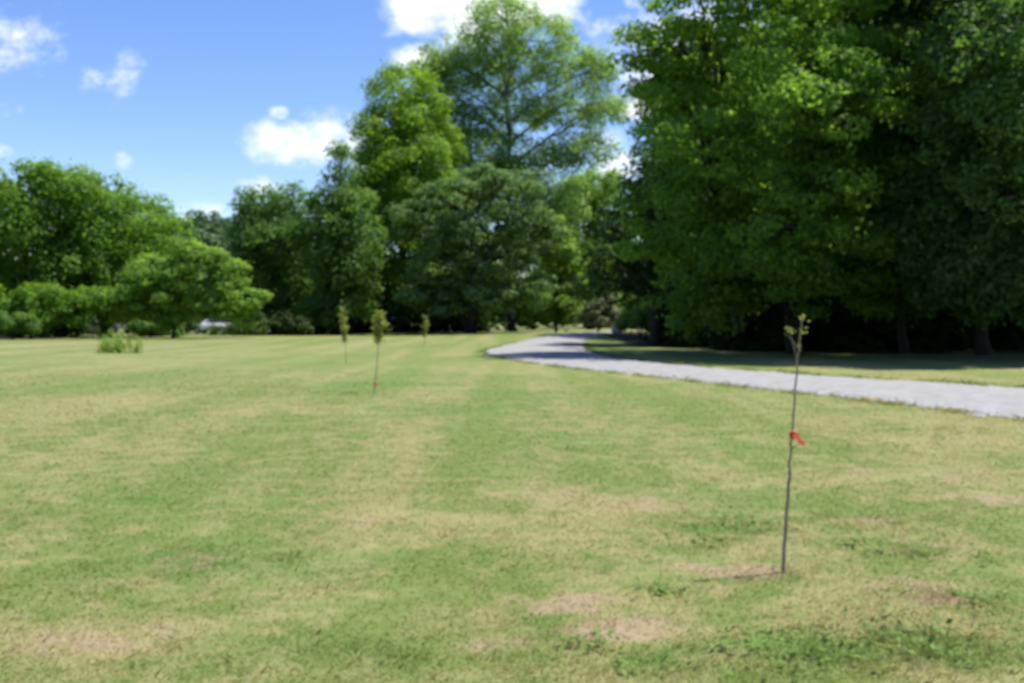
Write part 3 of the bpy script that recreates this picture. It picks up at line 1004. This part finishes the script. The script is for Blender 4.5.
GS = 'shrubs at the drive bend'
shrub('dull olive shrub at the drive bend, left of the pale boulder', 598, 92, [(596, 312, 11, 12), (604, 302, 9, 10), (588, 318, 8, 9), (610, 315, 8, 9), (600, 322, 12, 6)], M_TAN, 71, group=GS)
shrub('bright green shrub beside the drive, right of the pale boulder', 640, 70, [(640, 318, 16, 12), (655, 322, 12, 9), (628, 324, 9, 7)], M_LIGHT, 72, group=GS)
shrub('sunlit green shrub seen through the gap between dark trunks', 527, 118, [(520, 316, 14, 12), (536, 318, 12, 10), (527, 304, 14, 10)], M_LIGHT, 73, group=GS)
shrub('dark shrub low at the foot of the wood corner', 690, 56, [(690, 326, 22, 14), (716, 328, 18, 12), (676, 329, 12, 8)], M_DARK, 74, group=GS)
shrub('small rounded bush at the far left edge of the field', 12, 66, [(6, 322, 14, 10), (20, 324, 12, 9), (-8, 322, 14, 12), (32, 327, 7, 5)], M_MID, 75)
shrub('low bush at the field edge under the light green tree', 150, 76, [(142, 328, 12, 7), (158, 327, 12, 8), (170, 330, 12, 6)], M_MID, 76)
shrub('dark bush at the foot of the round mid green tree', 268, 84, [(262, 326, 16, 9), (284, 324, 16, 10), (300, 327, 14, 8)], M_DARK, 77)


def weed_clump():
    x, y = G(116, 353)
    r = np.random.default_rng(80)
    root = empty('weed_clump', (x, y, float(gz(x, y))), 'loose clump of tall green weeds standing alone in the mown grass', 'weeds')
    st, lv = Buf(), Buf()
    cs, ns = [], []
    for k in range(60):
        bx, by = r.normal(0, .5), r.normal(0, .25)
        h = r.uniform(.25, .95) * (1 - .25 * abs(bx))
        tip = np.array([bx + r.normal(0, .15), by + r.normal(0, .12), h])
        p = curve((bx, by, -.02), tip, (0, 0, .08), 5)
        st.tube(p, np.linspace(.008, .003, 5), 4)
        for q in range(16):
            t = r.uniform(.2, 1)
            c = p[0] * (1 - t) + tip * t + r.normal(0, .07, 3)
            c[2] = max(c[2], .03)
            cs.append(c)
            ns.append(r.normal(0, .6, 3) + np.array([0, 0, .8]))
    leaf_cards(lv, np.array(cs), np.array(ns), r.uniform(.08, .17, len(cs)), r, .35)
    st.build('stem', plain('weed_stem', (.07, .11, .035), .7), root)
    lv.build('leaves', M_LIGHT, root)


weed_clump()


# broadleaf weeds in the lawn (ground cover)
def lawn_weeds():
    r = np.random.default_rng(81)
    b = Buf()
    spots = [(745, 528, .30), (728, 520, .22), (915, 552, .12), (975, 602, .14), (890, 520, .16), (880, 552, .14), (940, 440, .2), (850, 545, .16), (980, 560, .14), (700, 545, .2), (660, 590, .16), (820, 640, .35), (760, 655, .3), (930, 640, .35), (900, 450, .2), (580, 450, .2), (600, 650, .2)]
    for (px, py, s) in spots:
        x0, y0 = G(px, py)
        n = int(45 * s / .2)
        x = x0 + r.normal(0, s * .55, n)
        y = y0 + r.normal(0, s * .6, n)
        c = np.stack([x, y, gz(x, y) + r.uniform(.015, .06, n)], 1)
        leaf_cards(b, c, np.array([0, 0, 1.0])[None] + r.normal(0, .35, (n, 3)), r.uniform(.02, .05, n), r, .7)
    tag(b.build('broadleaf_weeds', M_WEED), 'low broad leaved weeds scattered through the lawn', 'weeds', kind='stuff')


lawn_weeds()


# ------------------------------------------------------------------ saplings
M_STEM = plain('sapling_stem', (.27, .20, .145), .8, var=.4, scale=25)
M_RIBBON = plain('ribbon', (.72, .09, .05), .5, var=.15, scale=30)


def ribbon(at, label, s=1.0, seed=0):
    """flagging tape knotted round a stem: a wrapped band with two loose tails"""
    r = np.random.default_rng(seed)
    root = empty('flagging_ribbon', at, label, 'ribbon', 'red ribbons on the saplings')
    b = Buf()
    ang = np.linspace(0, 2 * math.pi, 15)
    ring = [np.stack([np.cos(ang) * .014 * s, np.sin(ang) * .014 * s, z * s + .004 * np.sin(ang * 2)], 1) for z in (-.014, .014)]
    v = np.concatenate(ring)
    b.add(v, [(i, i + 1, i + 16, i + 15) for i in range(14)])
    b.build('band', M_RIBBON, root)
    kn = Buf()
    t = np.linspace(0, 2 * math.pi, 12, endpoint=False)
    kp = np.stack([np.cos(t) * .020 * s + .004, -.012 * s + .006 * np.cos(2 * t), np.sin(t) * .020 * s], 1)
    kn.tube(np.vstack([kp, kp[:1]]), np.full(13, .009 * s), 7)
    kn.build('knot', M_RIBBON, root, smooth=True)
    for (dx, dz) in ((.075, -.045), (-.02, -.05), (.04, .01)):
        b = Buf()
        n = 9
        t = np.linspace(0, 1, n)
        c = np.stack([dx * s * t + .006 * np.sin(t * 7), -.016 * s - .012 * s * np.sin(t * 5 + dx * 30), dz * s * t - .02 * s * t * t], 1)
        wv = np.array([0.25, .35, 1.0])
        wv = wv / np.linalg.norm(wv) * .016 * s
        v = np.concatenate([c - wv, c + wv])
        b.add(v, [(i, i + 1, i + n + 1, i + n) for i in range(n - 1)])
        b.build('tail', M_RIBBON, root)
    return root


def near_sapling():
    x0, y0 = G(783, 573)
    d = y0
    pts = np.array([P(px, py, d) for px, py in ((783, 574), (785, 540), (787, 505), (790, 470), (792, 435), (794.5, 400), (797, 365), (799.5, 340), (802, 318))])
    base = np.array([x0, d, float(gz(x0, d))])
    pts = pts - base
    pts[0] = (0, 0, -.05)
    root = empty('sapling', base, 'tall bare thin sapling nearest the camera, leafy only at its tip', 'sapling', 'newly planted saplings in the field')
    r = np.random.default_rng(91)
    st = Buf()
    t = np.linspace(0, 8, 41)
    sp = np.stack([np.interp(t, np.arange(9), pts[:, k]) for k in range(3)], 1)
    sp[1:-1] += r.normal(0, .003, (39, 3))
    st.tube(sp, np.interp(np.linspace(0, 1, 41), [0, .35, .42, 1], [.0115, .0095, .0075, .004]), 8)
    st.build('stem', M_STEM, root, smooth=True)

    def twig(p0, p1, r0=.004):
        tb = Buf()
        tb.tube(curve(p0, p1, (0, 0, .02), 6), np.linspace(r0, r0 * .4, 6), 5)
        return tb.build('twig', M_STEM, root)
    q = lambda px, py: P(px, py, d) - base
    twig(sp[18], q(812, 440), .0045)
    twig(sp[31], q(787, 326), .003)
    twig(sp[33], q(784, 333), .003)
    twig(sp[16], q(777, 452), .003)

    def cluster(c, n, s, sz):
        lb = Buf()
        cc = np.asarray(c)[None] + r.normal(0, s, (n, 3))
        leaf_cards(lb, cc, r.normal(0, .7, (n, 3)) + np.array([0, -.3, .6]), sz * r.uniform(.7, 1.3, n), r, .5)
        lb.build('leaves', M_SAP, root)
    cluster(q(803, 319), 8, .011, .036)
    cluster(q(801, 331), 6, .014, .035)
    cluster(q(789, 330), 6, .015, .03)
    cluster(q(799, 346), 6, .014, .035)
    cluster(q(811, 446), 5, .02, .035)
    ribbon(base + sp[20] + np.array([0.0, 0, 0]), 'red ribbon knotted round the nearest sapling', .85, 1)


near_sapling()


def leafy_sapling(label, px_base, py_base, px_top, py_top, leaf_from, wid, seed):
    x0, d = G(px_base, py_base)
    base = np.array([x0, d, float(gz(x0, d))])
    top = P(px_top, py_top, d) - base
    H = top[2]
    r = np.random.default_rng(seed)
    root = empty('sapling', base, label, 'sapling', 'newly planted saplings in the field')
    st = Buf()
    p = curve((0, 0, -.04), top * .97, (r.normal(0, .03), 0, 0), 12, None)
    st.tube(p, np.linspace(.013, .005, 12), 6)
    st.build('stem', M_STEM, root, smooth=True)
    lb, tw = Buf(), Buf()
    cs = []
    z0 = leaf_from
    for k in range(26):
        t = r.uniform(z0, 1.0)
        a = r.uniform(0, 2 * math.pi)
        e = wid * r.uniform(.4, 1.0) * (1 - .35 * abs((t - z0) / (1 - z0) - .45))
        s = top * t
        tip = s + np.array([math.cos(a) * e, math.sin(a) * e, e * .9])
        tw.tube(curve(s, tip, (0, 0, -.02), 4), np.linspace(.005, .002, 4), 4)
        m = r.integers(12, 20)
        u = r.uniform(.2, 1.1, (m, 1))
        cs.append(s + (tip - s) * u + r.normal(0, .035, (m, 3)))
    cs = np.concatenate(cs)
    leaf_cards(lb, cs, r.normal(0, .7, (len(cs), 3)) + np.array([0, 0, .6]), r.uniform(.05, .12, len(cs)), r, .5)
    tw.build('twigs', M_STEM, root)
    lb.build('leaves', M_SAP, root)
    return base, top


leafy_sapling('young sapling with leafy column top and dark stem, left of the others', 346, 363, 343, 310, .38, .20, 93)
b2, t2 = leafy_sapling('young sapling with forked leafy top and a red ribbon low on its stem', 374, 392, 380, 315, .64, .12, 94)
leafy_sapling('small rounded sapling farthest off, against the dark trees', 424, 347, 425, 317, .3, .26, 95)
ribbon(b2 + t2 * .12, 'small red ribbon low on the forked young sapling', .95, 2)


# ------------------------------------------------------------------ things glimpsed under the trees
def boulder():
    x, y = G(617, 333.5)
    b = Buf()
    r = np.random.default_rng(50)
    nu, nv = 24, 14
    vs, fs = [], []
    for j in range(nv + 1):
        ph = math.pi * j / nv
        for i in range(nu):
            th = 2 * math.pi * i / nu
            n = np.array([math.sin(ph) * math.cos(th), math.sin(ph) * math.sin(th), math.cos(ph)])
            k = 1 + .13 * math.sin(3 * n[0] + 2 * n[2] + 1) + .1 * math.sin(5 * n[1] - 3 * n[2]) + .05 * math.sin(9 * n[0] + 7 * n[1])
            k *= 1 - .12 * max(0, n[0] * .6 + n[2] * .8 - .7)
            vs.append(n * k * np.array([.52, .45, .62]))
    for j in range(nv):
        for i in range(nu):
            fs.append((j * nu + i, j * nu + (i + 1) % nu, (j + 1) * nu + (i + 1) % nu, (j + 1) * nu + i))
    b.add(np.array(vs) + np.array([0, 0, .42]), [f[::-1] for f in fs])
    o = b.build('boulder', plain('pale_rock', (.38, .37, .35), .9, var=.3, scale=4, bump=.7), smooth=True)
    o.location = (x, y, float(gz(x, y)) - .05)
    tag(o, 'pale upright boulder at the edge of the drive bend', 'boulder')


boulder()

M_GLASS = plain('car_glass', (.03, .04, .05), .08, spec=.6)
M_TYRE = plain('tyre_rubber', (.02, .02, .02), .85)
M_RIM = plain('alloy', (.5, .5, .52), .35, metal=.8)
M_LAMP = plain('lamp_glass', (.7, .72, .75), .15)
M_TAIL = plain('tail_glass', (.4, .02, .02), .2)


def car(px, d, label, paint, rz, group):
    x = (px - CX) / F_PX * d
    root = empty('parked_car', (x, d, float(gz(x, d))), label, 'car', group, rz)
    prof = [(-2.2, .38), (-2.22, .72), (-2.1, .98), (-1.55, 1.02), (-1.0, 1.42), (.1, 1.46), (.75, 1.12), (.95, 1.0), (1.95, .88), (2.2, .68), (2.22, .36)]
    b = Buf()
    rows = []
    for (yy, k) in ((-.86, .0), (-.80, 1.0), (.80, 1.0), (.86, .0)):
        row = []
        for (a, z) in prof:
            s = 1.0 if k else .985
            inn = .12 * max(0, (z - .95) / .5)
            row.append((a * s, yy * (1 - inn), z - (0 if k else .05 * (z > .9))))
        rows.append(row)
    n = len(prof)
    v = [p for row in rows for p in row]
    f = []
    for j in range(3):
        for i in range(n - 1):
            f.append((j * n + i, (j + 1) * n + i, (j + 1) * n + i + 1, j * n + i + 1))
        f.append((j * n + n - 1, (j + 1) * n + n - 1, (j + 1) * n, j * n))
    f.append(tuple(range(n)))
    f.append(tuple(3 * n + i for i in range(n - 1, -1, -1)))
    b.add(v, f)
    b.build('body', paint, root)
    for sgn in (-1, 1):
        g = Buf()
        q = [(-1.35, 1.02), (-.93, 1.34), (.05, 1.37), (.6, 1.06)]
        vs = [(a, sgn * (.875 - .12 * max(0, (z - .95) / .5) * .86), z) for a, z in q]
        vs += [(a, sgn * (.80 - .12 * max(0, (z - .95) / .5) * .86), z) for a, z in q]
        g.add(vs, [(0, 1, 2, 3), (7, 6, 5, 4), (0, 4, 5, 1), (1, 5, 6, 2), (2, 6, 7, 3), (3, 7, 4, 0)])
        g.build('side_window', M_GLASS, root)
    for (x0, z0, x1, z1, nm) in ((.20, 1.43, .83, 1.09, 'windscreen'), (-1.46, 1.10, -1.05, 1.40, 'rear_window')):
        g = Buf()
        s = .02
        dx, dz = (z0 - z1), (x1 - x0)
        l = math.hypot(dx, dz)
        ox, oz = abs(dx) / l * s * (1 if x1 > 0 and x0 > 0 else -1), abs(dz) / l * s
        vs = [(x0 + ox, -.68, z0 + oz), (x0 + ox, .68, z0 + oz), (x1 + ox, .72, z1 + oz), (x1 + ox, -.72, z1 + oz)]
        vs += [(p[0] - ox * 2, p[1], p[2] - oz * 2) for p in vs]
        g.add(vs, [(0, 1, 2, 3), (7, 6, 5, 4), (0, 4, 5, 1), (1, 5, 6, 2), (2, 6, 7, 3), (3, 7, 4, 0)])
        g.build(nm, M_GLASS, root)
    for sx in (-1.35, 1.35):
        for sy in (-.78, .78):
            wv = Buf()
            wv.tube([(sx, sy - .1, .32), (sx, sy - .08, .32), (sx, sy + .08, .32), (sx, sy + .1, .32)], [.27, .32, .32, .27], 20)
            wo = wv.build('wheel', M_TYRE, root)
            rm = Buf()
            s = 1 if sy > 0 else -1
            rm.tube([(sx, sy + s * .06, .32), (sx, sy + s * .115, .32)], [.2, .18], 14)
            rm.build('rim', M_RIM, wo)
    for sy in (-.6, .6):
        h = Buf()
        h.box((2.15, sy, .72), (.16, .32, .13))
        h.build('headlight', M_LAMP, root)
        h = Buf()
        h.box((-2.19, sy, .82), (.1, .3, .15))
        h.build('taillight', M_TAIL, root)
    return root


GC = 'cars parked under the trees'
car(214, 97, 'white car parked under the light green tree', plain('white_paint', (.78, .80, .84), .25, spec=.6), R(172), GC)
car(133, 93, 'silver car half hidden behind the weed clump', plain('silver_paint', (.62, .65, .68), .3, spec=.6), R(160), GC)
car(396, 99, 'small white car end glimpsed behind the forked sapling', plain('cream_paint', (.75, .76, .76), .3, spec=.6), R(76), GC)


def shed(px, d, label, size, wall_m, roof_m, rz, cat='shed', name='garden_shed'):
    x = (px - CX) / F_PX * d
    root = empty(name, (x, d, float(gz(x, d))), label, cat, None, rz)
    w_, l_, h_ = size
    g = w_ * .28
    b = Buf()
    pr = [(-w_ / 2, -.1), (w_ / 2, -.1), (w_ / 2, h_), (0, h_ + g), (-w_ / 2, h_)]
    v = [(a, -l_ / 2, z) for a, z in pr] + [(a, l_ / 2, z) for a, z in pr]
    b.add(v, [(0, 1, 2, 3, 4), (9, 8, 7, 6, 5)] + [(i, i + 5, (i + 1) % 5 + 5, (i + 1) % 5) for i in range(5)])
    b.build('wall', wall_m, root)
    b = Buf()
    for s in (-1, 1):
        o, t = .25, .08
        xa, za = s * (w_ / 2 + o), h_ - o * g / (w_ / 2) + .02
        v = [(0, -l_ / 2 - o, h_ + g + .02), (xa, -l_ / 2 - o, za), (xa, -l_ / 2 - o, za + t), (0, -l_ / 2 - o, h_ + g + .02 + t)]
        v += [(p[0], l_ / 2 + o, p[2]) for p in v]
        b.add(v, [(0, 1, 2, 3), (7, 6, 5, 4), (0, 4, 5, 1), (1, 5, 6, 2), (2, 6, 7, 3), (3, 7, 4, 0)])
    b.build('roof', roof_m, root)
    b = Buf()
    b.box((0, -l_ / 2 - .02, .98), (.85, .05, 1.95))
    do = b.build('door', plain('door_paint', (.30, .32, .34), .6), root)
    b = Buf()
    b.box((.32, -l_ / 2 - .07, 1.0), (.04, .06, .14))
    b.build('handle', M_RIM, do)
    return root


shed(94, 90, 'pale grey shed glimpsed under the broad left tree', (2.2, 2.6, 1.7), plain('pale_boards', (.48, .49, .52), .7, var=.15, scale=3), plain('grey_roof', (.12, .12, .13), .8, var=.2), R(8))
shed(257, 112, 'low shed with rusty red walls between dark trees', (3.2, 4, 1.9), plain('rusty_boards', (.34, .11, .07), .75, var=.3, scale=3), plain('brown_roof', (.20, .08, .06), .8, var=.25), R(80))
